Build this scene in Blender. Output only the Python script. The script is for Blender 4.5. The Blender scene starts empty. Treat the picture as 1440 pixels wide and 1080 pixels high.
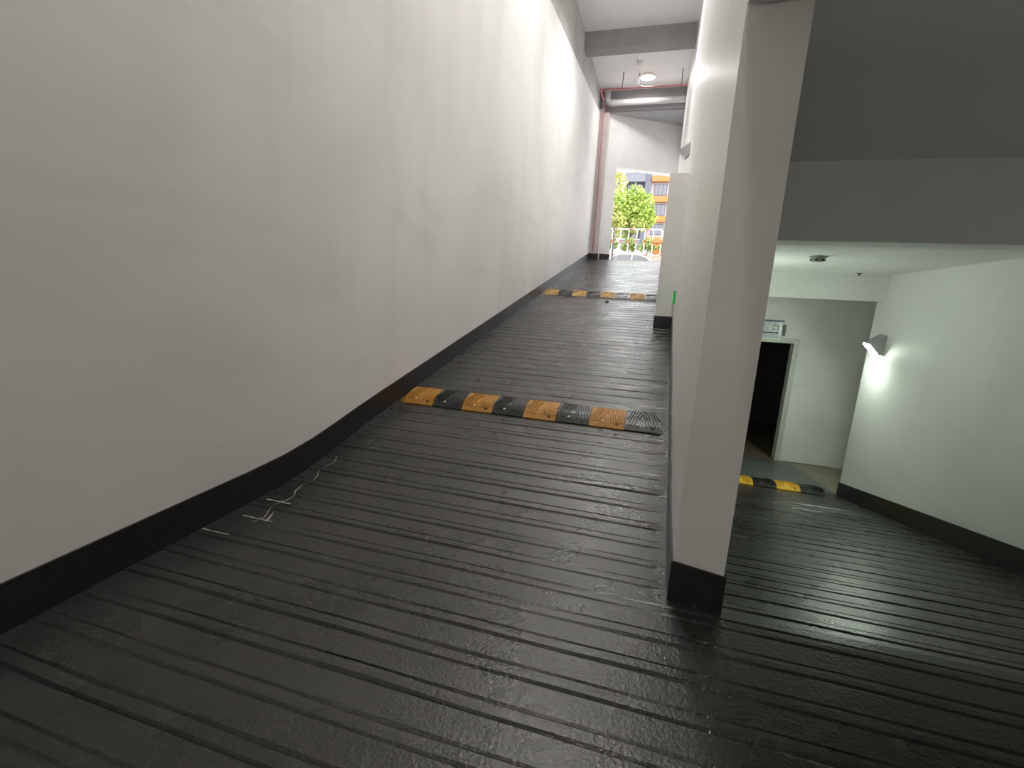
import bpy, bmesh, math, random
from mathutils import Vector, Matrix
random.seed(7)
S = bpy.context.scene
C = S.collection

# ------------------------------------------------------------------ camera
PITCH, ROLL, HEAD = math.radians(12.361), math.radians(2.638), math.radians(15.687)
FPX = 665.0
cam = bpy.data.objects.new('camera', bpy.data.cameras.new('camera'))
C.objects.link(cam); S.camera = cam
cam.data.sensor_width = 36.0; cam.data.lens = FPX / 1440 * 36.0
cam.data.clip_start = 0.05; cam.data.clip_end = 500
fw = Vector((-math.sin(HEAD)*math.cos(PITCH), math.cos(HEAD)*math.cos(PITCH), -math.sin(PITCH)))
rt = Vector((math.cos(HEAD), math.sin(HEAD), 0)); up = rt.cross(fw)
r2 = math.cos(ROLL)*rt + math.sin(ROLL)*up; u2 = r2.cross(fw)
cam.matrix_world = Matrix(((r2.x, u2.x, -fw.x, 0), (r2.y, u2.y, -fw.y, 0), (r2.z, u2.z, -fw.z, 0), (0, 0, 0, 1)))

# ------------------------------------------------------------------ world, exposure, light strengths
W = bpy.data.worlds.new('overcast_sky'); S.world = W; W.use_nodes = True
bg = W.node_tree.nodes['Background']; bg.inputs[0].default_value = (0.93, 0.96, 1.0, 1); bg.inputs[1].default_value = 6.0
S.view_settings.view_transform = 'Standard'; S.view_settings.look = 'None'
S.view_settings.exposure = 0.0; S.view_settings.gamma = 1.0
S.view_settings.use_curve_mapping = False
S.cycles.use_denoising = True; S.cycles.denoising_prefilter = 'NONE'
S.cycles.max_bounces = 8; S.cycles.diffuse_bounces = 6; S.cycles.glossy_bounces = 3; S.cycles.transmission_bounces = 3
S.cycles.use_adaptive_sampling = True; S.cycles.adaptive_threshold = 0.015
LAMP_GATE, FILL_MID, FILL_MID2, FILL_FOOT, FILL_REAR = 140.0, 480.0, 270.0, 390.0, 165.0   # hall lamps from the gate backwards; all but the first unseen, added as fill
LAMP_WALL, FILL_WALL2, FILL_WALL3 = 250.0, 100.0, 180.0   # wedge lamps: first on the right wall, other two unseen, added as fill

# ------------------------------------------------------------------ materials
def mat(name, col, rough=0.6, spec=0.5, var=0.0, vscale=1.0, bump=0.0, bscale=60.0, metal=0.0, emit=None, stretch=None, col2=None, alpha=None, trans=0.0):
    m = bpy.data.materials.new(name); m.use_nodes = True
    nt = m.node_tree; b = nt.nodes['Principled BSDF']
    b.inputs['Base Color'].default_value = (*col, 1); b.inputs['Roughness'].default_value = rough
    b.inputs['Specular IOR Level'].default_value = spec; b.inputs['Metallic'].default_value = metal
    b.inputs['Transmission Weight'].default_value = trans
    tc = nt.nodes.new('ShaderNodeTexCoord')
    src = tc.outputs['Object']
    if stretch:
        mp = nt.nodes.new('ShaderNodeMapping'); mp.inputs['Scale'].default_value = stretch
        nt.links.new(src, mp.inputs[0]); src = mp.outputs[0]
    if var > 0:
        n = nt.nodes.new('ShaderNodeTexNoise'); n.inputs['Scale'].default_value = vscale; n.inputs['Detail'].default_value = 5
        n.inputs['Roughness'].default_value = 0.6
        nt.links.new(src, n.inputs['Vector'])
        mx = nt.nodes.new('ShaderNodeMix'); mx.data_type = 'RGBA'
        c2 = col2 or tuple(c*(1-var) for c in col)
        mx.inputs['A'].default_value = (*col, 1); mx.inputs['B'].default_value = (*c2, 1)
        cr = nt.nodes.new('ShaderNodeMapRange'); cr.inputs[1].default_value = 0.35; cr.inputs[2].default_value = 0.7
        nt.links.new(n.outputs['Fac'], cr.inputs[0]); nt.links.new(cr.outputs[0], mx.inputs['Factor'])
        nt.links.new(mx.outputs['Result'], b.inputs['Base Color'])
    if bump > 0:
        n2 = nt.nodes.new('ShaderNodeTexNoise'); n2.inputs['Scale'].default_value = bscale; n2.inputs['Detail'].default_value = 3
        nt.links.new(src, n2.inputs['Vector'])
        bp = nt.nodes.new('ShaderNodeBump'); bp.inputs['Strength'].default_value = bump; bp.inputs['Distance'].default_value = 0.01
        nt.links.new(n2.outputs['Fac'], bp.inputs['Height']); nt.links.new(bp.outputs[0], b.inputs['Normal'])
    if emit:
        b.inputs['Emission Color'].default_value = (*emit[0], 1); b.inputs['Emission Strength'].default_value = emit[1]
    return m

def floor_mat():
    m = bpy.data.materials.new('dark_floor_paint'); m.use_nodes = True
    nt = m.node_tree; b = nt.nodes['Principled BSDF']; L = nt.links.new
    tc = nt.nodes.new('ShaderNodeTexCoord'); o = tc.outputs['Object']
    def noise(s, d=4, v=o):
        n = nt.nodes.new('ShaderNodeTexNoise'); n.inputs['Scale'].default_value = s; n.inputs['Detail'].default_value = d
        L(v, n.inputs['Vector']); return n.outputs['Fac']
    def rng(f, a, b_, c, d):
        r = nt.nodes.new('ShaderNodeMapRange'); r.inputs[1].default_value = a; r.inputs[2].default_value = b_
        r.inputs[3].default_value = c; r.inputs[4].default_value = d; L(f, r.inputs[0]); return r.outputs[0]
    def mix(f, A, B):
        x = nt.nodes.new('ShaderNodeMix'); x.data_type = 'RGBA'; L(f, x.inputs['Factor'])
        for k, v in (('A', A), ('B', B)):
            if isinstance(v, tuple): x.inputs[k].default_value = (*v, 1)
            else: L(v, x.inputs[k])
        return x.outputs['Result']
    base = mix(rng(noise(1.3), 0.35, 0.68, 0, 1), (0.020, 0.0195, 0.019), (0.034, 0.033, 0.032))
    base = mix(rng(noise(14), 0.45, 0.8, 0, 0.35), base, (0.048, 0.0465, 0.045))
    base = mix(rng(noise(210, 2), 0.52, 0.70, 0, 0.6), base, (0.062, 0.060, 0.058))
    rust = rng(noise(1.7, 5), 0.66, 0.84, 0, 0.6)
    base = mix(rust, base, (0.12, 0.045, 0.015))
    L(base, b.inputs['Base Color'])
    L(rng(noise(2.1), 0.3, 0.7, 0.22, 0.36), b.inputs['Roughness'])
    b.inputs['Specular IOR Level'].default_value = 0.5
    bp = nt.nodes.new('ShaderNodeBump'); bp.inputs['Strength'].default_value = 0.5; bp.inputs['Distance'].default_value = 0.006
    L(noise(62, 2), bp.inputs['Height'])
    bp2 = nt.nodes.new('ShaderNodeBump'); bp2.inputs['Strength'].default_value = 0.12; bp2.inputs['Distance'].default_value = 0.02
    L(noise(9, 3), bp2.inputs['Height']); L(bp.outputs[0], bp2.inputs['Normal']); L(bp2.outputs[0], b.inputs['Normal'])
    return m

def stained_plaster(name, col, rough):
    m = mat(name, col, rough, 0.4, bump=0.05, bscale=35)
    nt = m.node_tree; b = nt.nodes['Principled BSDF']; L = nt.links.new
    tc = nt.nodes.new('ShaderNodeTexCoord')
    def noise(scale, rot, st, dist, lo, hi, amt):
        mp = nt.nodes.new('ShaderNodeMapping'); mp.inputs['Rotation'].default_value = rot; mp.inputs['Scale'].default_value = st
        L(tc.outputs['Object'], mp.inputs[0])
        n = nt.nodes.new('ShaderNodeTexNoise'); n.inputs['Scale'].default_value = scale; n.inputs['Detail'].default_value = 4
        n.inputs['Distortion'].default_value = dist; L(mp.outputs[0], n.inputs['Vector'])
        r = nt.nodes.new('ShaderNodeMapRange'); r.interpolation_type = 'SMOOTHSTEP'
        r.inputs[1].default_value = lo; r.inputs[2].default_value = hi; r.inputs[3].default_value = 1.0; r.inputs[4].default_value = 1.0-amt
        L(n.outputs['Fac'], r.inputs[0]); return r.outputs[0]
    fs_ = [noise(0.33, (0, 0, 0), (1, 1, 1), 0.6, 0.40, 0.68, 0.085),          # broad clouds
           noise(0.75, (0.6, 0, 0), (1, 0.35, 1.3), 1.0, 0.50, 0.68, 0.055),   # slanting smears
           noise(1.1, (0, 0, 0), (1, 1.2, 0.18), 0.3, 0.48, 0.70, 0.05)]      # faint vertical runs
    a = nt.nodes.new('ShaderNodeMath'); a.operation = 'MULTIPLY'; L(fs_[0], a.inputs[0]); L(fs_[1], a.inputs[1])
    c = nt.nodes.new('ShaderNodeMath'); c.operation = 'MULTIPLY'; L(a.outputs[0], c.inputs[0]); L(fs_[2], c.inputs[1])
    mx = nt.nodes.new('ShaderNodeVectorMath'); mx.operation = 'SCALE'; mx.inputs[0].default_value = col; L(c.outputs[0], mx.inputs['Scale'])
    L(mx.outputs[0], b.inputs['Base Color'])
    return m
M = {}
M['plaster'] = stained_plaster('white_plaster_paint', (0.85, 0.84, 0.825), 0.55)
M['plaster_gloss'] = mat('white_gloss_wall_paint', (0.86, 0.85, 0.83), 0.40, 0.5, 0.07, 1.0, 0.40, 3.0, stretch=(1.0, 0.5, 2.6))
M['raw_beam'] = mat('streaked_grey_concrete', (0.52, 0.515, 0.50), 0.75, 0.3, 0.25, 1.4, stretch=(1, 1, 0.35))
M['grey_beam'] = mat('grey_concrete_beam', (0.36, 0.355, 0.36), 0.75, 0.3, 0.15, 1.4)  # beam colour darkened to stand in for the shade on their backlit faces
M['lower_ceiling'] = mat('white_lower_ceiling_paint', (0.88, 0.88, 0.86), 0.7, 0.3, 0.04, 0.8)
M['ceiling'] = mat('ceiling_paint', (0.86, 0.855, 0.85), 0.7, 0.3, 0.06, 0.8)
M['soffit_grey'] = mat('grey_soffit_paint', (0.42, 0.415, 0.43), 0.7, 0.3, 0.08, 1.0)  # even grey, darker than the hall ceiling
M['pink_plaster'] = mat('pinkish_plaster', (0.62, 0.545, 0.53), 0.7, 0.3, 0.1, 2.0)
M['dark_paint'] = mat('black_skirting_paint', (0.020, 0.019, 0.019), 0.32, 0.5, 0.3, 6, 0.06, 40)
M['floor'] = floor_mat()
M['landing_paint'] = mat('worn_grey_floor_paint', (0.13, 0.138, 0.135), 0.35, 0.5, 0.35, 2.2, 0.1, 60)
M['concrete'] = mat('bare_concrete', (0.30, 0.28, 0.21), 0.8, 0.3, 0.25, 3.0, 0.15, 40)
M['white_mark'] = mat('chalk_white_scratch', (0.24, 0.24, 0.23), 0.8)
M['yellow_rubber'] = mat('yellow_rubber', (0.40, 0.185, 0.02), 0.5, 0.4, 0.25, 9)
M['worn_yellow'] = mat('worn_yellow_rubber', (0.46, 0.27, 0.08), 0.55, 0.4, 0.35, 9)
M['bright_yellow'] = mat('bright_yellow_rubber', (0.72, 0.40, 0.02), 0.5, 0.4, 0.15, 9)
M['black_rubber'] = mat('black_rubber', (0.014, 0.0135, 0.0135), 0.34, 0.5, 0.3, 9)
M['bolt'] = mat('bolt_steel', (0.5, 0.5, 0.5), 0.35, metal=0.8)
M['reflector'] = mat('white_reflector', (0.8, 0.8, 0.78), 0.3)
M['lamp_body'] = mat('lamp_grey_metal', (0.42, 0.41, 0.43), 0.45, metal=0.2)
M['lamp_off'] = mat('lamp_panel_unlit', (0.62, 0.62, 0.64), 0.3)
for k_, v_, c_ in (('gate', LAMP_GATE, (1.0, 0.985, 0.97)), ('mid', FILL_MID, (1.0, 0.985, 0.965)), ('mid2', FILL_MID2, (1.0, 0.98, 0.95)), ('foot', FILL_FOOT, (1.0, 0.96, 0.89)), ('rear', FILL_REAR, (1.0, 0.95, 0.85))):
    M['lamp_'+k_] = mat('lamp_diffuser_lit_'+k_, (0.9, 0.9, 0.9), 0.4, emit=(c_, v_))  # all except the gate one belong to added fill lamps
M['lamp_wall'] = mat('lamp_panel_lit', (0.9, 0.9, 0.9), 0.4, emit=((0.85, 1.0, 0.84), LAMP_WALL))
M['lamp_wall2'] = mat('lamp_panel_lit_2', (0.9, 0.9, 0.9), 0.4, emit=((0.85, 1.0, 0.84), FILL_WALL2))  # for the unseen lamp added behind the divider
M['lamp_wall3'] = mat('lamp_panel_lit_3', (0.9, 0.9, 0.9), 0.4, emit=((1.0, 0.96, 0.87), FILL_WALL3))  # for the unseen lamp added on the rear wall
M['white_plastic'] = mat('white_plastic', (0.82, 0.82, 0.80), 0.4)
M['grey_plastic'] = mat('grey_plastic', (0.35, 0.35, 0.33), 0.5)
M['red_pipe'] = mat('red_pipe_paint', (0.60, 0.17, 0.19), 0.4)
M['steel_dark'] = mat('dark_steel', (0.10, 0.10, 0.11), 0.5, metal=0.5)
M['duct'] = mat('pale_grey_pipe', (0.60, 0.59, 0.58), 0.45)
M['exit_green'] = mat('exit_sign_green', (0.03, 0.30, 0.08), 0.4, emit=((0.05, 0.8, 0.15), 0.15))
M['exit_white'] = mat('exit_sign_symbol', (0.8, 0.9, 0.8), 0.4, emit=((0.55, 1.0, 0.6), 0.5))
M['sign_face'] = mat('glossy_sign_face', (0.50, 0.54, 0.57), 0.10, 0.8, bump=0.9, bscale=16)
M['sign_blue'] = mat('sign_blue_edge', (0.03, 0.07, 0.16), 0.4)
M['black_print'] = mat('black_print', (0.01, 0.01, 0.01), 0.5)
M['clear'] = mat('clear_plastic', (0.9, 0.95, 0.95), 0.08, trans=0.85)
M['door_frame'] = mat('door_frame_paint', (0.62, 0.63, 0.58), 0.5, 0.5, 0.2, 10)
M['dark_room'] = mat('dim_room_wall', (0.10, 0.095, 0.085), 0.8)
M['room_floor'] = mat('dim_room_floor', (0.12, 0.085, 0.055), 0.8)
M['asphalt'] = mat('street_paving', (0.45, 0.445, 0.44), 0.9, 0.3, 0.1, 2)
M['beige_wall'] = mat('beige_retaining_wall', (0.34, 0.30, 0.24), 0.8, 0.3, 0.15, 2)
M['rail_white'] = mat('railing_white', (0.55, 0.545, 0.545), 0.4)
M['rail_red'] = mat('railing_red', (0.36, 0.035, 0.025), 0.4)
M['rail_grey'] = mat('railing_grey', (0.45, 0.42, 0.46), 0.5)
M['leaf'] = mat('tree_leaf', (0.36, 0.44, 0.08), 0.5, 0.3, 0.55, 1.1, col2=(0.18, 0.30, 0.05))
M['leaf_yellow'] = mat('yellowish_leaf', (0.40, 0.42, 0.12), 0.5, 0.3, 0.3, 1.5)
M['hedge'] = mat('hedge_leaf', (0.30, 0.36, 0.11), 0.5, 0.3, 0.4, 1.5, col2=(0.18, 0.26, 0.06))
M['bark'] = mat('tree_bark', (0.16, 0.11, 0.07), 0.9)
M['orange'] = mat('orange_render', (0.42, 0.145, 0.045), 0.7, 0.3, 0.1, 1)
M['pink_wall'] = mat('pale_pink_render', (0.38, 0.33, 0.325), 0.7)
M['bld_grey'] = mat('grey_render', (0.13, 0.13, 0.15), 0.7)
M['bld_slate'] = mat('slate_grey_render', (0.09, 0.09, 0.11), 0.7)
M['bld_white'] = mat('white_render', (0.42, 0.415, 0.42), 0.7)
M['glass'] = mat('window_glass', (0.08, 0.08, 0.10), 0.08, 0.8)
M['car_white'] = mat('white_car_paint', (0.5, 0.5, 0.51), 0.2, 0.6)
M['car_glass'] = mat('car_window_glass', (0.16, 0.16, 0.165), 0.08, 0.8)
M['tyre'] = mat('tyre_rubber', (0.02, 0.02, 0.02), 0.8)
M['chrome'] = mat('wheel_alloy', (0.6, 0.6, 0.62), 0.3, metal=0.9)
M['lens_red'] = mat('red_lamp_lens', (0.5, 0.03, 0.03), 0.3)
M['debris'] = mat('dark_debris', (0.02, 0.02, 0.02), 0.8)

# ------------------------------------------------------------------ helpers
def ob(name, verts, faces, m, parent=None, smooth=False):
    me = bpy.data.meshes.new(name); me.from_pydata([tuple(v) for v in verts], [], faces)
    bm = bmesh.new(); bm.from_mesh(me); bmesh.ops.recalc_face_normals(bm, faces=bm.faces); bm.to_mesh(me); bm.free()
    me.materials.append(M[m] if isinstance(m, str) else m)
    if smooth:
        for p in me.polygons: p.use_smooth = True
    o = bpy.data.objects.new(name, me); C.objects.link(o)
    if parent: o.parent = parent
    return o
def tag(o, label=None, cat=None, group=None, kind=None):
    if label: o['label'] = label
    if cat: o['category'] = cat
    if group: o['group'] = group
    if kind: o['kind'] = kind
    return o
def empty(name, loc=(0, 0, 0), rz=0.0):
    o = bpy.data.objects.new(name, None); C.objects.link(o); o.location = loc; o.rotation_euler = (0, 0, rz)
    o.empty_display_size = 0.1
    return o
class MB:
    def __init__(s): s.v = []; s.f = []
    def add(s, vs, fs):
        n = len(s.v); s.v += [tuple(v) for v in vs]; s.f += [tuple(i+n for i in f) for f in fs]; return s
    def box(s, lo, hi):
        x0, y0, z0 = lo; x1, y1, z1 = hi
        return s.add([(x0,y0,z0),(x1,y0,z0),(x1,y1,z0),(x0,y1,z0),(x0,y0,z1),(x1,y0,z1),(x1,y1,z1),(x0,y1,z1)],
                     [(0,3,2,1),(4,5,6,7),(0,1,5,4),(1,2,6,5),(2,3,7,6),(3,0,4,7)])
    def prism(s, poly, a, b):
        # poly: list of 3D points, extruded by vector b-a
        n = len(poly); d = Vector(b) - Vector(a)
        vs = [Vector(p) for p in poly] + [Vector(p) + d for p in poly]
        return s.add(vs, [tuple(range(n))[::-1], tuple(range(n, 2*n))] + [(i, (i+1) % n, (i+1) % n + n, i+n) for i in range(n)])
    def tube(s, pts, r, n=10):
        pts = [Vector(p) for p in pts]; rings = []
        for i, p in enumerate(pts):
            d = (pts[min(i+1, len(pts)-1)] - pts[max(i-1, 0)]).normalized()
            a = Vector((0, 0, 1)) if abs(d.z) < 0.9 else Vector((1, 0, 0))
            u = d.cross(a).normalized(); v = d.cross(u)
            rings.append([p + r*(math.cos(t)*u + math.sin(t)*v) for t in [2*math.pi*k/n for k in range(n)]])
        vs = [q for R_ in rings for q in R_]; fs = []
        for i in range(len(rings)-1):
            for k in range(n): fs.append((i*n+k, i*n+(k+1) % n, (i+1)*n+(k+1) % n, (i+1)*n+k))
        fs.append(tuple(range(n))[::-1]); fs.append(tuple((len(rings)-1)*n+k for k in range(n)))
        return s.add(vs, fs)
    def lathe(s, prof, c, n=24, axis='z'):
        vs = []; fs = []
        for (r, h) in prof:
            for k in range(n):
                t = 2*math.pi*k/n
                if axis == 'z': vs.append((c[0]+r*math.cos(t), c[1]+r*math.sin(t), c[2]+h))
                else: vs.append((c[0]+r*math.cos(t), c[1]+h, c[2]+r*math.sin(t)))
        for i in range(len(prof)-1):
            for k in range(n): fs.append((i*n+k, i*n+(k+1) % n, (i+1)*n+(k+1) % n, (i+1)*n+k))
        fs.append(tuple(range(n))[::-1]); fs.append(tuple((len(prof)-1)*n+k for k in range(n)))
        return s.add(vs, fs)
    def build(s, name, m, parent=None, smooth=False): return ob(name, s.v, s.f, m, parent, smooth)
def struct(o): o['kind'] = 'structure'; return o
def interp(x, xs, ys):
    if x <= xs[0]: return ys[0]
    for i in range(len(xs)-1):
        if x <= xs[i+1]: return ys[i] + (ys[i+1]-ys[i])*(x-xs[i])/(xs[i+1]-xs[i])
    return ys[-1]

# ------------------------------------------------------------------ plan of the place (eye of the photographer at 0,0,0)
XL, XR, ZC = -2.75, 3.30, 7.62
def fz_up(Y): return interp(Y, [-5, 0, 2.89, 3.25, 3.6, 4.125, 20.4, 20.9, 21.4, 30], [-1.705, -1.705, -1.722, -1.695, -1.640, -1.545, 0.965, 1.03, 1.05, 1.05])
def fz_dn(Y): return interp(Y, [-5, 0, 2.5, 2.75, 8.2, 8.6, 30], [-1.705, -1.705, -1.7197, -1.785, -3.165, -3.262, -3.28])
def xdiv(Y): return interp(Y, [2.54, 6.0, 9.2, 11, 12.5, 14, 15.4, 17.5, 21.2], [0.268, 0.340, 0.408, 0.443, 0.468, 0.487, 0.498, 0.503, 0.503])
TH = 0.257

# ------------------------------------------------------------------ floors with double-groove ribs
PER = 0.2195
def rib_rows(y0, y1):
    rows = []; k0 = int(math.floor(y0/PER)); k1 = int(math.ceil(y1/PER))
    for k in range(k0, k1+1):
        c = k*PER
        for d, h in ((-0.105, 0.0), (-0.046, 0.0), (-0.036, -0.009), (-0.024, 0.004), (0.0, 0.005), (0.024, 0.004), (0.036, -0.009), (0.046, 0.0)):
            if y0 <= c+d <= y1: rows.append((c+d, h, k))
    return rows
def ribbed(name, y0, y1, xa, xb, fz, fade, m='floor', stop=99):
    rows = rib_rows(y0, y1); NX = 30; rnd = random.Random(3)
    us = [0, 0.008, 0.018] + [0.018 + (0.964)*(i/NX) for i in range(1, NX)] + [0.982, 0.992, 1.0]
    wob = {}
    vs = []; fs = []
    for (y, h, k) in rows:
        if k not in wob: wob[k] = [rnd.uniform(0, 6.28), rnd.uniform(0, 6.28), rnd.uniform(0.7, 1.15)]
        a, b, g = wob[k]
        for u in us:
            x = xa(y) + (xb(y)-xa(y))*u
            dy = 0.004*math.sin(2.2*x+a) + 0.003*math.sin(6.1*x+b)
            amp = fade(u, y) * g * (0.85+0.3*math.sin(3.3*x+a)*math.sin(1.3*x+b))
            if y > stop: amp = 0
            yy = y + (dy if h != 0 else 0)
            vs.append((x, yy, fz(y) + h*amp))
    n = len(us)
    for i in range(len(rows)-1):
        for j in range(n-1): fs.append((i*n+j, i*n+j+1, (i+1)*n+j+1, (i+1)*n+j))
    return ob(name, vs, fs, m)
def fade_up(u, y):
    if u < 0.012: return 0.0
    if u > 0.945 and y > 2.5: return 0.0
    return 1.0
def fade_dn(u, y):
    if y > 7.2: return 0.45
    if y > 2.6 and (u < 0.06 or u > 0.99): return 0.0
    return 0.85
floor = struct(ribbed('floor', -4.3, 22.4, lambda y: XL-0.02, lambda y: xdiv(y)+0.13, fz_up, fade_up))
floor_dn = struct(ribbed('floor_right', -4.3, 8.62, lambda y: xdiv(y)+0.13, lambda y: XR+0.02, fz_dn, fade_dn))
Yl = 8.58
struct(ob('floor_landing', [(0.5, Yl, -3.258), (3.32, Yl, -3.258), (3.32, 8.72, -3.28), (2.90, 10.2, -3.28), (0.5, 10.2, -3.28), (0.5, 8.72, -3.28)],
          [(0, 1, 2, 5), (5, 2, 3, 4)], 'landing_paint'))
struct(ob('floor_concrete', [(2.0, 8.3, -3.286), (7.1, 8.3, -3.286), (7.1, 10.25, -3.286), (2.0, 10.25, -3.286)], [(0, 1, 2, 3)], 'concrete'))
# pale scratch marks along the foot of the ramp
def on_up(x, y, dz=0.004): return (x, y, fz_up(y)+dz)
def scratch(pts, wd):
    vs = []; fs = []
    for i, (x, y) in enumerate(pts):
        ww = wd*random.uniform(0.5, 1.3)
        vs += [on_up(x-ww, y), on_up(x+ww, y)]
        if i: fs.append((2*i-2, 2*i-1, 2*i+1, 2*i))
    return ob('scratch_mark', vs, fs, 'white_mark', floor)
scratch([(-2.62+0.03*math.sin(i*1.7)+0.010*i, 3.5-0.085*i) for i in range(14)], 0.006)
scratch([(-2.46+0.012*i, 2.55-0.03*i) for i in range(5)], 0.010)
def scratch_x(x0, x1, y):
    vs = []; fs = []; n = 10
    for i in range(n+1):
        x = x0+(x1-x0)*i/n; ww = 0.009*random.uniform(0.3, 1.2)
        vs += [on_up(x, y-ww, 0.008), on_up(x, y+ww, 0.008)]
        if i: fs.append((2*i-2, 2*i-1, 2*i+1, 2*i))
    return ob('scratch_mark', vs, fs, 'white_mark', floor)
scratch_x(-2.62, -2.36, 2.44); scratch_x(-2.72, -2.5, 2.205); scratch_x(-2.66, -2.44, 2.70)

# ------------------------------------------------------------------ walls of the hall
def wtop(Y): return 5.95 + 0.0835*(Y-11.4)
def strip_wall(name, side_pts, m):
    pass
ys = [-4.0] + [i*1.5 for i in range(-1, 15)] + [21.4]
mb = MB()
for i in range(len(ys)-1):      # lower wall: face X=XL, 0.30 thick, top rising with the ramp
    a, b = ys[i], ys[i+1]
    mb.add([(XL, a, -2.2), (XL, b, -2.2), (XL, b, wtop(b)), (XL, a, wtop(a)), (XL-0.06, b, wtop(b)), (XL-0.06, a, wtop(a))], [(0, 1, 2, 3), (3, 2, 4, 5)])
struct(mb.build('wall_left', 'plaster'))
mb = MB().box((XL-0.30, -4, 4.0), (XL-0.062, 21.9, ZC+0.2)); struct(mb.build('wall_left_upper', 'raw_beam'))
mb = MB().box((XL-0.45, -4, ZC), (0.95, 26.0, ZC+0.3)); struct(mb.build('ceiling', 'ceiling'))
mb = MB().box((XL-0.3, -4.2, -2.4), (XR+0.3, -4.0, ZC+0.1)); struct(mb.build('wall_rear', 'plaster'))

# divider between the two ramps, with its square end towards the viewer
DY = [2.54, 6.0, 9.2, 11, 12.5, 14, 15.4, 17.5, 21.2]
poly = [(xdiv(y), y) for y in DY] + [(xdiv(y)+TH, y - (0.04 if y < 2.6 else 0)) for y in DY[::-1]]
mb = MB().prism([(x, y, -4.0) for x, y in poly], (0, 0, -4.0), (0, 0, ZC+0.05)); struct(mb.build('wall_divider', 'plaster_gloss'))
# header over the mouth of the lower ramp, and its sloping soffit
mb = MB().box((0.268, -4.0, 1.2), (0.525, 2.50, ZC+0.05)); struct(mb.build('wall_header', 'plaster'))
def soff(Y): return 1.205 - 0.107*(Y-2.53)
struct(MB().prism([(0.42, -4, soff(-4)), (0.42, 4.45, soff(4.45)), (0.42, 4.45, 2.4), (0.42, -4, 2.4)], (0.42, 0, 0), (XR+0.2, 0, 0)).build('ceiling_soffit', 'lower_ceiling'))
struct(MB().box((0.45, 4.42, 0.412), (XR+0.15, 4.86, 1.6)).build('ceiling_beam_mouth', 'ceiling'))
struct(MB().prism([(0.45, 4.6, 0.46), (0.45, 8.4, 0.318), (0.45, 10.4, 0.30), (0.45, 10.4, 0.6), (0.45, 4.6, 0.6)], (0.45, 0, 0), (7.2, 0, 0)).build('ceiling_lower_ramp', 'lower_ceiling'))
struct(MB().box((0.45, 8.28, -0.067), (XR+0.01, 8.55, 0.45)).build('ceiling_beam_landing', 'lower_ceiling'))
# right-hand wall and landing walls
struct(MB().prism([(XR, -4, -3.6), (XR, 8.56, -3.6), (XR, 8.56, 2.0), (XR, -4, 2.0)], (XR, 0, 0), (XR+0.25, 0, 0)).build('wall_right', 'plaster'))
struct(MB().box((XR+0.25, 8.36, -3.6), (7.2, 8.56, 0.6)).build('wall_landing_near', 'plaster'))
struct(MB().box((7.0, 8.5, -3.6), (7.2, 10.4, 0.6)).build('wall_landing_side', 'plaster'))
YE = 10.1; DX0, DX1, DZ = 1.78, 2.69, -0.93
mb = MB().box((0.5, YE, -3.6), (DX0, YE+0.2, 0.6)).box((DX1, YE, -3.6), (7.2, YE+0.2, 0.6)).box((DX0, YE, DZ), (DX1, YE+0.2, 0.6))
struct(mb.build('wall_end', 'plaster'))
# dim room behind the open doorway
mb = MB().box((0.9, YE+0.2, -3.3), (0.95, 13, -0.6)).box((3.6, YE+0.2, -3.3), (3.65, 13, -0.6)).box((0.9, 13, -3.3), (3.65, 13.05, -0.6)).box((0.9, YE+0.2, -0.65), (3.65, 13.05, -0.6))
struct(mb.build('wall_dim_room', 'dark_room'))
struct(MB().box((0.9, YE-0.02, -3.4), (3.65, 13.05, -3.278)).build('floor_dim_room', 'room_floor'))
d1 = empty('door_1', (DX0, YE, -3.28)); d1['kind'] = 'structure'
def local(o, root): o.parent = root; o.location = Vector(o.location) - root.location; return o
for nm, lo, hi in (('door_jamb', (DX1-0.005, YE-0.03, -3.28), (DX1+0.085, YE+0.2, DZ+0.09)), ('door_jamb', (DX0-0.085, YE-0.03, -3.28), (DX0+0.005, YE+0.2, DZ+0.09)),
                   ('door_head', (DX0+0.005, YE-0.028, DZ-0.005), (DX1-0.005, YE+0.199, DZ+0.088))):
    local(MB().box(lo, hi).build(nm, 'door_frame'), d1)
for z in (-1.22, -2.15, -2.9): local(MB().box((DX1-0.02, YE+0.12, z), (DX1-0.004, YE+0.19, z+0.13)).build('hinge', 'bolt'), d1)
# door leaf standing open into the dim room
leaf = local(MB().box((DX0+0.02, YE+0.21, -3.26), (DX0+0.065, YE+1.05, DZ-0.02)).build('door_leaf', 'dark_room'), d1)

# far end of the hall: pilaster, beams, skewed gate wall
struct(MB().box((XL-0.05, 20.98, 0.6), (-2.365, 21.42, 6.72)).build('wall_pilaster', 'pink_plaster'))
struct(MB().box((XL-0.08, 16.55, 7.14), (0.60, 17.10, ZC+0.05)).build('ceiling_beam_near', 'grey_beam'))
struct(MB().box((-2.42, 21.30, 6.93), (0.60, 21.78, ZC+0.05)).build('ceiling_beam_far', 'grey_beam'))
struct(MB().box((XL-0.08, 21.42, 6.6), (-2.40, 21.8, ZC+0.05)).build('wall_far_corner', 'soffit_grey'))
struct(MB().box((XL-0.3, 21.5, 6.86), (1.0, 26.0, 7.3)).build('ceiling_soffit_gate', 'soffit_grey'))
P0 = Vector((-2.95, 21.20, 0)); TD = Vector((math.cos(math.radians(33.7)), math.sin(math.radians(33.7)), 0)); TN = Vector((-TD.y, TD.x, 0))
def gp(x_at, off, z):
    s = (x_at - P0.x)/TD.x; p = P0 + TD*s + TN*off; return (p.x, p.y, z)
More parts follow.
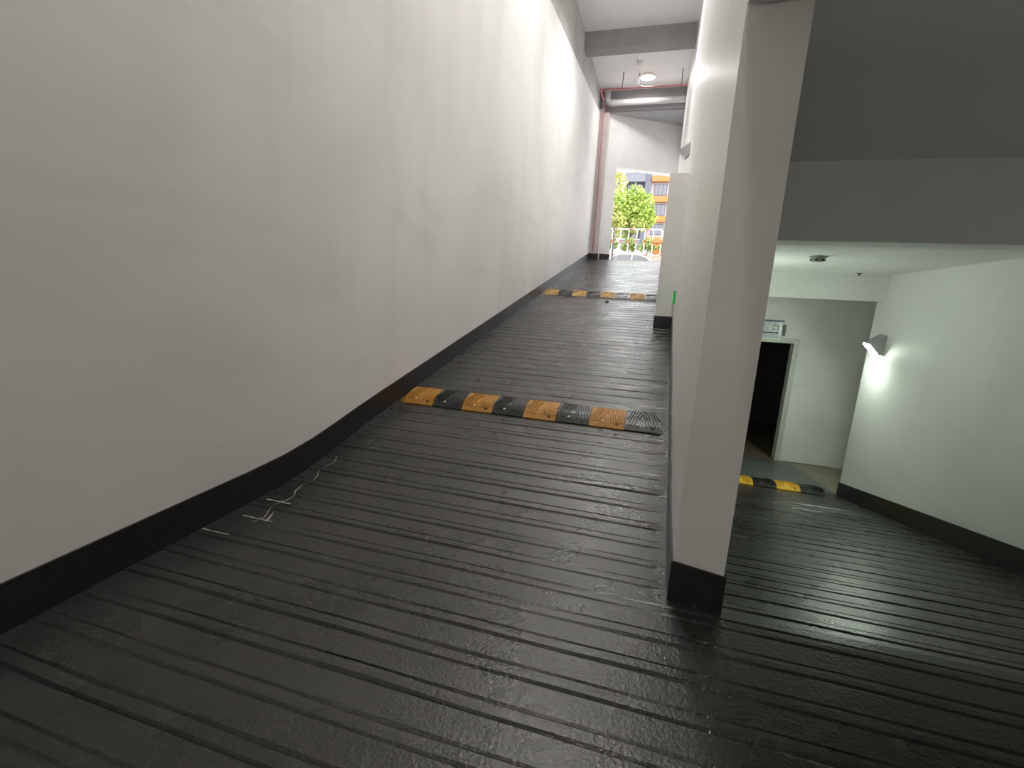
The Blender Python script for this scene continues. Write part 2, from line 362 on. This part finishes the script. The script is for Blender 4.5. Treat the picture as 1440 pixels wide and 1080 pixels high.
def gate_piece(mb, xa, xb, z0, z1, t=0.42):
    mb.add([gp(xa, 0, z0), gp(xb, 0, z0), gp(xb, 0, z1), gp(xa, 0, z1)] + [tuple(Vector(gp(x, 0, z)) + TN*t) for x, z in ((xa, z0), (xb, z0), (xb, z1), (xa, z1))],
           [(0, 1, 2, 3), (4, 5, 6, 7), (0, 1, 5, 4), (1, 2, 6, 5), (2, 3, 7, 6), (3, 0, 4, 7)])
OX0, OX1, OZ = -1.97, 0.60, 4.88
mb = MB(); gate_piece(mb, -2.95, OX0, 0.6, 7.0); gate_piece(mb, OX0, OX1, OZ, 7.0); gate_piece(mb, OX1, 1.3, 0.6, 7.0)
struct(mb.build('wall_gate', 'plaster'))
struct(MB().box((0.757, 19.0, 0.4), (0.95, 25.0, ZC+0.05)).build('wall_gate_side', 'plaster'))
struct(MB().box((XL-0.5, 21.4, 0.4), (XL-0.2, 22.5, ZC+0.05)).build('wall_gate_left', 'plaster'))
# chest-high-plus partition standing against the divider
def xpart(Y): return 0.094 + 0.0122*(Y-9.23)
poly = [(xpart(9.23), 9.23), (xpart(21.0), 21.0), (xdiv(21)+0.05, 21.0), (xdiv(15)+0.05, 15), (xdiv(9.2)+0.05, 9.23)]
struct(MB().prism([(x, y, -1.2) for x, y in poly], (0, 0, -1.2), (0, 0, 1.945)).build('wall_partition', 'plaster'))

# skirting bands
def band(name, pts, fz, h, dx):
    # pts: plan points along the wall, dx: offset into the room at each point
    vs = []; fs = []
    for (x, y) in pts:
        z = fz(y); ox, oy = dx
        vs += [(x, y, z-0.12), (x+ox, y+oy, z-0.12), (x+ox, y+oy, z+h), (x, y, z+h)]
    for i in range(len(pts)-1):
        a = 4*i; b = a+4
        fs += [(a+1, b+1, b+2, a+2), (a+2, b+2, b+3, a+3)]
    n = len(pts)-1
    fs += [(0, 1, 2, 3), (4*n, 4*n+1, 4*n+2, 4*n+3)]
    return struct(ob(name, vs, fs, 'dark_paint'))
yl = [-4+0.35*i for i in range(72)] + [20.98]
band('baseboard_left', [(XL, y) for y in yl], fz_up, 0.240, (0.014, 0))
yd = [2.53] + [2.7+0.3*i for i in range(22)] + [9.23]
band('baseboard_divider_left', [(xdiv(y), y) for y in yd], fz_up, 0.235, (-0.012, 0))
band('baseboard_divider_right', [(xdiv(y)+TH, y) for y in [2.50]+[2.7+0.4*i for i in range(19)]], fz_dn, 0.235, (0.012, 0))
struct(ob('baseboard_divider_end', [(0.256, 2.528, -2.1), (0.537, 2.488, -2.1), (0.537, 2.488, -1.497), (0.256, 2.528, -1.483), (0.256, 2.56, -1.483), (0.537, 2.56, -1.497)],
          [(0, 1, 2, 3), (3, 2, 5, 4)], 'dark_paint'))
yr = [-4+0.5*i for i in range(25)] + [8.2, 8.4, 8.56]
band('baseboard_right', [(XR, y) for y in yr], fz_dn, 0.235, (-0.012, 0))
struct(MB().box((XR-0.012, 8.55, -3.4), (XR+0.2, 8.572, -3.03)).build('baseboard_right_corner', 'dark_paint'))
struct(MB().box((0.082, 9.216, -1.1), (xdiv(9.23), 9.24, -0.522)).build('baseboard_partition', 'dark_paint'))
band('baseboard_partition_side', [(xpart(y), y) for y in [9.22+0.6*i for i in range(20)]], fz_up, 0.235, (-0.008, 0))
struct(MB().box((XL, 20.965, 0.9), (-2.355, 20.99, 1.27)).build('baseboard_pilaster', 'dark_paint'))
mb = MB(); gate_piece(mb, -2.40, OX0, 0.9, 1.31, -0.012); struct(mb.build('baseboard_gate', 'dark_paint'))

# ------------------------------------------------------------------ speed bumps
SEG = 0.356
def make_segment(colm, parent, loc, slope, dy, parts=True, flip=False):
    root = empty('segment'); root.parent = parent; root.location = loc; root.rotation_euler = (slope, 0, 0)
    hb = 0.088; D = 0.44
    prof = [(0, 0.002), (0.0, 0.014), (0.05, 0.048), (0.105, hb-0.007), (0.135, hb), (0.305, hb), (0.335, hb-0.007), (0.39, 0.048), (0.44, 0.014), (0.44, 0.002)]
    mb = MB().prism([(0.002, y, z) for y, z in prof], (0.002, 0, 0), (SEG-0.002, 0, 0))
    body = mb.build('segment_body', colm, root)
    if parts:
        def top(y): return interp(y, [p[0] for p in prof[1:-1]], [p[1] for p in prof[1:-1]])
        tr = MB(); n = 6
        for half in (0, 1):
            for i in range(n):
                x0 = 0.012 + i*(SEG/2-0.012)/n if half == 0 else SEG/2 + i*(SEG/2-0.012)/n
                for (ya, yb) in ((0.05, 0.105), (0.107, 0.132), (0.136, 0.304), (0.308, 0.39)):
                    lean = (0.22 if half == 0 else -0.22)
                    xa = x0 + lean*(ya-0.22); xb = x0 + lean*(yb-0.22)
                    if min(xa, xb) < 0.004 or max(xa, xb) > SEG-0.019: continue
                    wd = 0.0145
                    za, zb = top(ya)-0.002, top(yb)-0.002; h = 0.012
                    tr.add([(xa, ya, za), (xa+wd, ya, za), (xb+wd, yb, zb), (xb, yb, zb), (xa+0.002, ya, za+h), (xa+wd-0.002, ya, za+h), (xb+wd-0.002, yb, zb+h), (xb+0.002, yb, zb+h)],
                           [(0, 3, 2, 1), (4, 5, 6, 7), (0, 1, 5, 4), (1, 2, 6, 5), (2, 3, 7, 6), (3, 0, 4, 7)])
        tr.build('tread_ridges', colm, root)
        for bx, by in ((0.13, 0.06), (0.13, 0.38), (0.28, 0.04), (0.28, 0.40)):
            z = top(by)
            if bx < 0.2: MB().lathe([(0.001, 0.006), (0.014, 0.006), (0.016, 0)][::-1], (bx, by, z), 8).build('reflector', 'reflector' if by < 0.2 else 'bolt', root)
            else: MB().lathe([(0.017, -0.004), (0.017, 0.005), (0.012, 0.0055)], (bx, by, z), 8).build('bolt', 'black_rubber', root)
    return root
def make_bump(name, x0, n, y, fz, first, cols, label, group, over=0):
    slope = math.atan((fz(y+0.44)-fz(y))/0.44)
    root = empty(name, (x0, y, fz(y)))
    for i in range(n):
        make_segment(cols[(i+first) % 2], root, (i*SEG, 0, 0), slope, 0)
    tag(root, label, 'speed bump', group)
    return root
b1 = make_bump('speed_bump', -2.626, 8, 4.765, fz_up, 0, ['yellow_rubber', 'black_rubber'], 'large yellow and black rubber speed bump at foot of ramp', 'speed bumps')
b2 = make_bump('speed_bump', -2.64, 8, 12.06, fz_up, 0, ['worn_yellow', 'black_rubber'], 'worn pale speed bump further up the ramp, below the gate', 'speed bumps')
b3 = make_bump('speed_bump', 3.03-6*SEG, 6, 8.26, fz_dn, 0, ['bright_yellow', 'black_rubber'], 'bright yellow and black speed bump before the dark doorway', 'speed bumps')
# sloping end ramp on the first bump
for (bmp, colm) in ((b1, 'yellow_rubber'),):
    s = math.atan((fz_up(5.165)-fz_up(4.765))/0.40)
    e = MB().add([(0.003, 0, 0.002), (0.003, 0.44, 0.002), (0.003, 0.32, 0.086), (0.003, 0.12, 0.086), (-0.08, 0.06, 0.002), (-0.08, 0.38, 0.002)],
                 [(0, 4, 3), (4, 5, 2, 3), (5, 1, 2), (0, 1, 5, 4), (0, 3, 2, 1)]).build('end_cap', colm, bmp)
    e.rotation_euler = (s, 0, 0)

# ------------------------------------------------------------------ wedge wall lamps
def wedge_lamp(x_wall, side, y0, zt, lit, label, group, length=0.24, rz=0.0):
    # side -1: sticks out towards -X
    root = empty('wall_lamp', (x_wall, y0, zt-0.29), rz)
    def P(o, z): return (side*o, 0, z)
    prof = [P(0, 0.29), P(0.200, 0.150), P(0.062, 0.0), P(0, 0.07)]
    body = MB().prism(prof, (0, 0, 0), (0, length, 0)).build('housing', 'lamp_body' , root)
    a = Vector(P(0.200, 0.150)); b = Vector(P(0.062, 0.0)); d = (b-a); nrm = Vector((side*0.735, 0, -0.678))
    a2 = a + d*0.07; b2 = b - d*0.07
    panel = [a2 + Vector((0, 0.012, 0)), b2 + Vector((0, 0.012, 0)), b2 + Vector((0, length-0.012, 0)), a2 + Vector((0, length-0.012, 0))]
    panel = [p + nrm*0.002 for p in panel]
    MB().prism(panel, (0, 0, 0), nrm*0.010).build('light_panel', lit or 'lamp_off', root)
    MB().box((min(0, side*0.012), 0.03, 0.08), (max(0, side*0.012), length-0.03, 0.27)).build('back_plate', 'lamp_body', root)
    tag(root, label, 'lamp', group); return root
wedge_lamp(xdiv(10.95)+0.0, -1, 10.85, 2.87, None, 'unlit grey wedge lamp high on the wall above the partition', 'wedge wall lamps')
wedge_lamp(XR, -1, 8.0, -0.53, 'lamp_wall', 'lit white wedge lamp on the right wall near the landing', 'wedge wall lamps')
up_fill = wedge_lamp(xdiv(6.6)+TH, 1, 6.5, -0.30, 'lamp_wall2', 'lit wedge lamp turned upwards on the back of the divider', 'wedge wall lamps'); up_fill.scale = (1, 1, -1)  # added out of view, flipped to brighten the lower ceiling and right wall

wedge_lamp(-0.9, -1, -4.0, 1.0, 'lamp_wall3', 'lit wedge lamp on the rear wall behind the flat floor', 'wedge wall lamps', rz=-math.pi/2)  # added out of view to brighten the divider end and soffit

# ------------------------------------------------------------------ ceiling fittings of the hall
def disc_lamp(x, y, m, label, lip=0.085):
    root = empty('ceiling_lamp', (x, y, ZC))
    MB().lathe([(0.27, 0.0), (0.27, -lip), (0.252, -lip), (0.250, -0.045)], (0, 0, 0), 32).build('rim', 'white_plastic', root)
    MB().lathe([(0.249, -0.046), (0.249, -0.050), (0.001, -0.0505)], (0, 0, 0), 32).build('diffuser', m, root)
    tag(root, label, 'ceiling lamp', 'round ceiling lamps'); return root
disc_lamp(-0.965, 20.05, 'lamp_gate', 'round white ceiling lamp beside the red pipe')
disc_lamp(-0.70, 13.5, 'lamp_mid', 'round deep-rimmed ceiling lamp just before the near beam', 0.24)  # added out of view; deep rim keeps its light off beam and upper wall
disc_lamp(-1.7, 9.4, 'lamp_mid2', 'round deep-rimmed ceiling lamp above the middle of the ramp', 0.24)  # unseen fill, added to lift the divider face and the ramp walls
disc_lamp(-0.15, 5.2, 'lamp_foot', 'round deep-rimmed ceiling lamp above the large speed bump', 0.24)  # unseen fill, added to brighten the near left wall
disc_lamp(-0.6, -1.5, 'lamp_rear', 'round deep-rimmed ceiling lamp above the flat floor before the ramp', 0.24)  # unseen fill behind the viewer, added for the nearest walls
cd = empty('ceiling_conduit', (-1.22, 18.3, ZC))
MB().tube([(-0.03, 0.0, -0.02), (0.0, 0.6, -0.02), (-0.02, 1.42, -0.02)], 0.022, 8).build('conduit', 'white_plastic', cd)
MB().lathe([(0.15, 0.0), (0.15, -0.05), (0.10, -0.13), (0.06, -0.14)], (0.0, 0.62, 0), 20).build('junction_box', 'white_plastic', cd)
tag(cd, 'white conduit with round junction box on the ceiling', 'conduit')
rp = empty('red_pipe', (-2.6, 19.62, 7.07))
MB().tube([(0, 0, 0), (3.08, 0, 0.0)], 0.024, 10).build('cross_pipe', 'red_pipe', rp, True)
MB().tube([(0, 0, 0), (0, 1.26, 0)], 0.024, 10).build('return_pipe', 'red_pipe', rp, True)
MB().tube([(0, 1.26, 0.02), (0, 1.31, -0.05), (0, 1.31, -5.7)], 0.016, 10).build('riser', 'red_pipe', rp, True)
MB().lathe([(0.034, -0.04), (0.034, 0.04)], (0, 0, 0), 10).build('elbow', 'red_pipe', rp)
MB().tube([(0.79, 0, 0.03), (0.79, 0, 0.55)], 0.020, 8).build('hanger_rod', 'steel_dark', rp)
MB().tube([(2.85, 0, 0.03), (2.85, 0, 0.55)], 0.014, 8).build('hanger_rod', 'steel_dark', rp)
MB().tube([(1.36, 0.1, 0.53), (1.34, 0.06, 0.35), (1.33, 0.02, 0.2), (1.37, 0.0, 0.08), (1.47, 0, 0.03), (1.52, 0, 0.02)], 0.016, 8).build('flexible_hose', 'steel_dark', rp)
for x in (0.79, 1.52, 2.85): MB().tube([(x-0.03, 0, 0), (x+0.03, 0, 0)], 0.036, 10).build('clamp', 'red_pipe', rp)
tag(rp, 'thin red sprinkler pipe crossing the hall below the ceiling', 'pipe')
gd = empty('grey_pipe', (-2.34, 21.12, 7.11))
pts = [(-0.16, 0, 0.50), (-0.16, 0, 0.16), (-0.13, 0, 0.06), (-0.06, 0, 0.01), (0.04, 0, 0)] + [(2.82, 0, 0)]
MB().tube(pts, 0.115, 14).build('pipe_run', 'duct', gd, True)
MB().tube([(0.05, 0, 0), (0.16, 0, 0)], 0.128, 14).build('collar', 'duct', gd)
MB().tube([(-0.16, 0, 0.36), (-0.16, 0, 0.46)], 0.128, 14).build('collar', 'duct', gd)
tag(gd, 'thick pale grey pipe with elbow along the far beam', 'pipe')

# ------------------------------------------------------------------ exit sign on the divider
ex = empty('exit_sign', (xdiv(8.95), 8.95, -0.16)); ex.rotation_euler = (0, 0, -math.atan(0.0217))
MB().box((-0.040, -0.20, -0.105), (0.0, 0.20, 0.105)).build('sign_box', 'exit_green', ex)
sy = MB()
sy.box((-0.044, 0.02, 0.045), (-0.041, 0.05, 0.078))
sy.add([(-0.044, 0.0, 0.04), (-0.044, 0.05, 0.04), (-0.044, 0.06, -0.02), (-0.044, 0.01, -0.02)], [(0, 1, 2, 3)])
sy.box((-0.044, -0.03, -0.075), (-0.041, 0.03, -0.05)); sy.box((-0.044, 0.05, -0.08), (-0.041, 0.065, -0.01)); sy.box((-0.044, -0.04, 0.01), (-0.041, 0.02, 0.025))
sy.box((-0.044, -0.15, -0.01), (-0.041, -0.06, 0.01)); sy.add([(-0.044, -0.15, -0.035), (-0.044, -0.19, 0), (-0.044, -0.15, 0.035)], [(0, 1, 2)])
sy.build('running_figure_symbol', 'exit_white', ex)
tag(ex, 'small green lit exit sign on the divider beside the partition', 'exit sign')

# ------------------------------------------------------------------ sign over the doorway
ds = empty('door_sign', (1.80, YE, -0.86))
MB().box((0, -0.035, 0), (0.645, 0, 0.335)).build('sign_face', 'sign_face', ds)
MB().box((-0.005, -0.045, 0.318), (0.65, 0.0, 0.345)).build('top_edge', 'sign_blue', ds)
MB().box((-0.005, -0.045, -0.012), (0.65, 0.0, 0.004)).build('bottom_edge', 'reflector', ds)
MB().box((0.645, -0.05, 0.06), (0.70, 0.0, 0.27)).build('clear_edge', 'clear', ds)
pr = MB().box((0.06, -0.038, 0.10), (0.545, -0.0355, 0.118)); pr.add([(0.545, -0.037, 0.08), (0.595, -0.037, 0.109), (0.545, -0.037, 0.138)], [(0, 1, 2)])
pr.box((0.47, -0.038, 0.235), (0.575, -0.0355, 0.25)); pr.box((0.56, -0.038, 0.15), (0.575, -0.0355, 0.25)); pr.box((0.47, -0.038, 0.165), (0.52, -0.0355, 0.18))
pr.build('arrow_print', 'black_print', ds)
tag(ds, 'glossy wrapped direction sign with black arrow above the doorway', 'sign')

# ------------------------------------------------------------------ detectors on the lower ceiling
sd = empty('smoke_detector', (1.70, 6.05, 0.405))
MB().lathe([(0.085, 0.02), (0.085, -0.015), (0.068, -0.022), (0.062, -0.055), (0.045, -0.06)], (0, 0, 0), 20).build('housing', 'grey_plastic', sd)
for k in range(6):
    t = k*math.pi/3
    MB().box((0.064*math.cos(t)-0.01, 0.064*math.sin(t)-0.01, -0.05), (0.064*math.cos(t)+0.01, 0.064*math.sin(t)+0.01, -0.028)).build('vent_slot', 'black_print', sd)
tag(sd, 'round grey smoke detector on the ceiling of the lower ramp', 'smoke detector')
sp = empty('sprinkler_head', (2.86, 8.17, 0.325))
MB().lathe([(0.045, 0.01), (0.045, -0.004), (0.012, -0.008), (0.012, -0.03), (0.03, -0.034)], (0, 0, 0), 14).build('rosette', 'steel_dark', sp)
tag(sp, 'tiny dark sprinkler head on ceiling by the landing beam', 'sprinkler')

# dark scrap lying on the upper ramp
zz = fz_up(11.55)
tag(MB().add([(-1.05, 11.5, zz-0.005), (-0.96, 11.48, zz-0.005), (-0.94, 11.56, zz-0.005), (-1.03, 11.59, zz-0.005), (-1.02, 11.52, zz+0.035), (-0.97, 11.55, zz+0.03)],
             [(0, 1, 5, 4), (1, 2, 5), (2, 3, 4, 5), (3, 0, 4), (0, 3, 2, 1)]).build('debris_scrap', 'debris'), 'small dark scrap lying on the upper ramp below the worn bump', 'debris')

# ------------------------------------------------------------------ outside the gate
GY = [22.1, 22.8, 25.3, 31, 140]; GZ = [1.02, 1.01, 0.22, 0.2, 0.2]
def gz(y): return interp(y, GY, GZ)
vs = []; fs = []
for i, y in enumerate(GY):
    xw = (-2.9, 0.9) if i == 0 else (-45, 45)
    vs += [(xw[0], y, GZ[i]), (xw[1], y, GZ[i])]
    if i: fs.append((2*i-2, 2*i-1, 2*i+1, 2*i))
struct(ob('floor_street', vs, fs, 'asphalt'))

# parked sedan
def make_car(loc):
    root = empty('parked_car', loc)
    Lc = 4.4
    # side outline, x along the car (front at +x), z up
    low = [(-2.2, 0.28), (-2.22, 0.60), (-2.15, 0.86), (-1.65, 0.93), (1.05, 0.90), (1.75, 0.82), (2.12, 0.70), (2.2, 0.45), (2.15, 0.25)]
    w0 = 0.86
    MB().prism([(x, -w0, z) for x, z in low], (0, -w0, 0), (0, w0, 0)).build('body', 'car_white', root)
    cab = [(-1.70, 0.92), (-1.22, 1.30), (-0.85, 1.425), (-0.25, 1.46), (0.30, 1.42), (0.62, 1.30), (1.15, 0.90)]
    n = len(cab); vs = []
    for sgn in (-1, 1):
        for x, z in cab: vs.append((x, sgn*(0.84-(z-0.9)*0.38), z))
    fs = [tuple(range(n))[::-1], tuple(range(n, 2*n))] + [(i, i+1, n+i+1, n+i) for i in range(n-1)]
    ob('cabin', vs, fs, 'car_white', root)
    for sgn in (-1, 1):
        def sd_(x, z): return (x, sgn*(0.852-(z-0.9)*0.38), z)
        for q in ([(-1.45, 0.98), (-1.13, 1.26), (-1.0, 1.31), (-1.0, 0.98)], [(-0.96, 0.97), (-0.96, 1.32), (-0.78, 1.375), (-0.20, 1.395), (-0.20, 0.97)],
                  [(-0.12, 0.97), (-0.12, 1.395), (0.26, 1.36), (0.56, 1.25), (0.93, 0.96)]):
            pts = [Vector(sd_(x, z)) for x, z in q]
            MB().prism(pts, (0, 0, 0), (0, sgn*0.008, 0)).build('side_window', 'car_glass', root)
        for x in (-1.35, 1.35):
            wh = MB().lathe([(0.20, -0.10), (0.31, -0.10), (0.33, -0.06), (0.33, 0.06), (0.31, 0.10), (0.20, 0.10)], (x, sgn*0.78, 0.33), 20, axis='y').build('wheel', 'tyre', root)
            MB().lathe([(0.19, -0.115), (0.19, 0.115)], (x, sgn*0.78, 0.33), 12, axis='y').build('hub', 'chrome', wh)
        MB().box((0.72, sgn*0.90-0.07, 0.93), (0.86, sgn*0.90+0.07, 1.05)).build('wing_mirror', 'car_white', root)
    for sgn in (-1, 1):
        MB().box((2.0, sgn*0.62-0.16, 0.56), (2.17, sgn*0.62+0.16, 0.70)).build('headlamp', 'reflector', root)
        MB().box((-2.235, sgn*0.64-0.16, 0.62), (-2.17, sgn*0.64+0.16, 0.78)).build('tail_lamp', 'lens_red', root)
    return tag(root, 'white saloon car parked outside below the railing', 'car')
make_car((-1.05, 27.3, gz(27.3)+0.0))

gpst = empty('barrier_post', (-1.86, 22.0, 1.02))
MB().box((-0.035, -0.035, 0.0), (0.035, 0.035, 1.42)).build('post', 'rail_grey', gpst); MB().box((-0.09, -0.09, -0.005), (0.09, 0.09, 0.02)).build('base_plate', 'rail_grey', gpst)
tag(gpst, 'slim grey post at the left side of the gate opening', 'post')

# retaining wall with red and white railing
struct(MB().box((-14, 29.9, 0.0), (14, 30.15, 1.74)).build('wall_retaining', 'beige_wall'))
struct(MB().box((-14, 30.15, 0.5), (14, 60, 1.70)).build('floor_terrace', 'concrete'))
rl = empty('railing', (0, 30.02, 1.74))
for z, nm in ((0.07, 'bottom_rail'), (1.52, 'top_rail')):
    MB().box((-6.5, -0.03, z-0.035), (5, 0.03, z+0.035)).build(nm, 'rail_white', rl)
k = 0; x = -6.35
step = 0.468
while x < 4.9:
    bl = MB().box((x-0.026, -0.024, 0.0), (x+0.026, 0.024, 1.5)).build('baluster', 'rail_white', rl)
    MB().box((x-0.030, -0.028, 0.72), (x+0.030, 0.028, 0.94)).build('red_band', 'rail_red', bl)
    if k % 2 == 0:
        MB().box((x-0.02, -0.036, 1.49), (x+0.24, 0.036, 1.545)).build('red_band', 'rail_red', rl)
        MB().box((x+0.38, -0.036, 1.49), (x+0.75, 0.036, 1.545)).build('grey_band', 'rail_grey', rl)
        MB().box((x-0.02, -0.036, 0.04), (x+0.24, 0.036, 0.10)).build('red_band', 'rail_red', rl)
    x += step; k += 1
tag(rl, 'white railing with red bands on the wall across the street', 'railing')

def foliage(name, blobs, n, size, m, parent=None, seed=1):
    r = random.Random(seed); mb = MB()
    tot = sum(b[3]**2 for b in blobs)
    for (cx, cy, cz, rad) in blobs:
        for _ in range(int(n*rad**2/tot)):
            while True:
                p = Vector((r.uniform(-1, 1), r.uniform(-1, 1), r.uniform(-1, 1)))
                if 0.35 < p.length < 1: break
            p = Vector((cx, cy, cz)) + p*rad
            d = Vector((r.gauss(0, 1), r.gauss(0, 1), r.gauss(0, 0.7))).normalized(); u = d.orthogonal().normalized()
            u.rotate(Matrix.Rotation(r.uniform(0, 6.28), 3, d)); s = size*r.uniform(0.6, 1.3)
            mb.add([p-d*s*0.5, p+u*s*0.28, p+d*s*0.6, p-u*s*0.28], [(0, 1, 2, 3)])
    return mb.build(name, m, parent)
def tree(loc, blobs, ht, label, n, size, m, m2=None, blobs2=None, seed=1):
    root = empty('street_tree', loc)
    mb = MB().tube([(0, 0, -0.05), (0.05, 0, ht*0.35), (0, 0.05, ht*0.7)], 0.11, 8); mb.build('trunk', 'bark', root)
    for b in blobs[:5]: MB().tube([(0.02, 0, ht*0.45), (b[0]*0.6, b[1]*0.6, (ht*0.45+b[2])/2+0.2), (b[0], b[1], b[2])], 0.04, 6).build('branch', 'bark', root)
    foliage('crown', blobs, n, size, m, root, seed)
    if blobs2: foliage('yellow_leaves', blobs2, n//4, size, m2, root, seed+1)
    return tag(root, label, 'tree', 'trees across the street')
tree((-2.0, 36, 1.70), [(0, 0, 3.6, 1.25), (0.75, 0.2, 3.9, 0.85), (-0.9, 0, 3.3, 1.0), (0.9, -0.2, 2.9, 0.9), (-0.3, 0.2, 2.7, 1.1), (1.25, 0, 3.1, 0.6), (-1.2, 0, 4.2, 0.7), (0.2, 0, 4.5, 0.7)], 3.2,
     'leafy bright green tree behind the railing', 3200, 0.26, 'leaf', 'leaf_yellow', [(-0.8, -0.7, 2.6, 0.7), (-1.1, -0.5, 3.4, 0.6), (0.6, -0.8, 2.4, 0.5)], 3)
tree((-4.2, 41, 1.70), [(0, 0, 4.6, 1.5), (0.5, 0, 6.2, 1.0), (-0.8, 0, 3.4, 1.4), (0.9, 0, 3.0, 1.0)], 4.6, 'taller yellowish green tree at left edge of the gate', 1800, 0.3, 'leaf_yellow', seed=8)
for i, (x, y, r_, h, lb) in enumerate([(-2.9, 31.4, 0.42, 1.1, 'yellow-green bush behind the railing, leftmost'), (-1.7, 32.0, 0.38, 0.95, 'green bush behind the railing under the tree'),
                                   (-0.55, 31.4, 0.36, 0.9, 'green bush behind the railing, right of the tree trunk'), (0.6, 31.6, 0.40, 1.0, 'bush behind the railing beside the orange wall')]):
    rb = empty('bush', (x, y, 1.70))
    MB().tube([(0, 0, -0.05), (0, 0.02, h*0.6)], 0.03, 6).build('stem', 'bark', rb)
    foliage('foliage', [(0, 0, h, r_), (-0.3, 0, h*0.7, r_*0.7), (0.3, 0.1, h*0.7, r_*0.7)], 500, 0.16, 'hedge', rb, 20+i)
    tag(rb, lb, 'bush', 'bushes behind the railing')
tag(MB().box((-6.0, 33.6, 1.68), (6.0, 33.8, 2.35)).build('low_garden_wall', 'bld_white'), 'low white wall behind the bushes and railing', 'wall')
ow = empty('orange_planter', (0.75, 33.2, 1.70))
MB().box((-1.0, -0.15, -0.02), (1.6, 0.15, 1.05)).build('planter_wall', 'orange', ow); MB().box((-1.05, -0.2, 1.05), (1.65, 0.2, 1.12)).build('coping', 'orange', ow)
tag(ow, 'orange garden wall at right behind the railing', 'wall')

# apartment building far behind
ab = empty('apartment_building', (0, 70, 0.2)); z0 = -0.2
MB().box((-22, 2.2, 0), (22, 14, 16.4)).build('rear_wall', 'bld_white', ab)
MB().box((-1.62, 0.4, 0), (9, 2.3, 16.6)).build('pink_wing', 'pink_wall', ab)
MB().box((-2.35, -0.2, 0), (-1.62, 2.3, 16.6)).build('slate_pier', 'bld_slate', ab)
MB().box((-5.05, 1.2, 0), (-2.35, 2.3, 16.6)).build('grey_bay', 'bld_grey', ab)
MB().box((-5.50, 0.0, 0), (-5.05, 2.3, 16.6)).build('white_pier', 'bld_white', ab)
for zt in (16.6, 13.98, 11.42, 8.88, 6.2, 3.4):
    MB().box((-1.50, -0.5, zt-z0-0.72), (9, 0.45, zt-z0)).build('orange_balcony', 'orange', ab)
    wn = MB().box((-1.10, 0.30, zt-z0-2.35), (0.55, 0.42, zt-z0-0.90)).build('window', 'bld_slate', ab)
    for k in range(3): MB().box((-1.05+0.53*k, 0.26, zt-z0-2.28), (-0.57+0.53*k, 0.31, zt-z0-0.97)).build('pane', 'glass', wn)
    wn = MB().box((1.4, 0.30, zt-z0-2.35), (4.0, 0.42, zt-z0-0.90)).build('window', 'bld_slate', ab)
    for k in range(4): MB().box((1.45+0.63*k, 0.26, zt-z0-2.28), (2.0+0.63*k, 0.31, zt-z0-0.97)).build('pane', 'glass', wn)
for zt in (14.45, 11.6, 8.7, 5.8):
    MB().box((-5.05, -0.3, zt-z0-1.15), (-2.35, 1.25, zt-z0)).build('grey_balcony', 'bld_grey', ab)
    MB().box((-5.1, -0.36, zt-z0), (-2.30, 1.25, zt-z0+0.10)).build('balcony_coping', 'bld_white', ab)
    wn = MB().box((-4.7, 1.10, zt-z0-2.5), (-2.7, 1.22, zt-z0-1.3)).build('window', 'bld_white', ab)
    for k in range(3): MB().box((-4.65+0.66*k, 1.06, zt-z0-2.44), (-4.05+0.66*k, 1.11, zt-z0-1.36)).build('pane', 'glass', wn)
    MB().box((-12, -0.3, zt-z0-0.55), (-5.50, 0.6, zt-z0-0.0)).build('orange_balcony', 'orange', ab)
    wn = MB().box((-7.4, 2.05, zt-z0-2.3), (-5.8, 2.22, zt-z0-0.8)).build('window', 'bld_slate', ab)
    for k in range(2): MB().box((-7.35+0.78*k, 2.0, zt-z0-2.24), (-6.65+0.78*k, 2.06, zt-z0-0.86)).build('pane', 'glass', wn)
tag(ab, 'orange, grey and white apartment block seen through the gate', 'building')
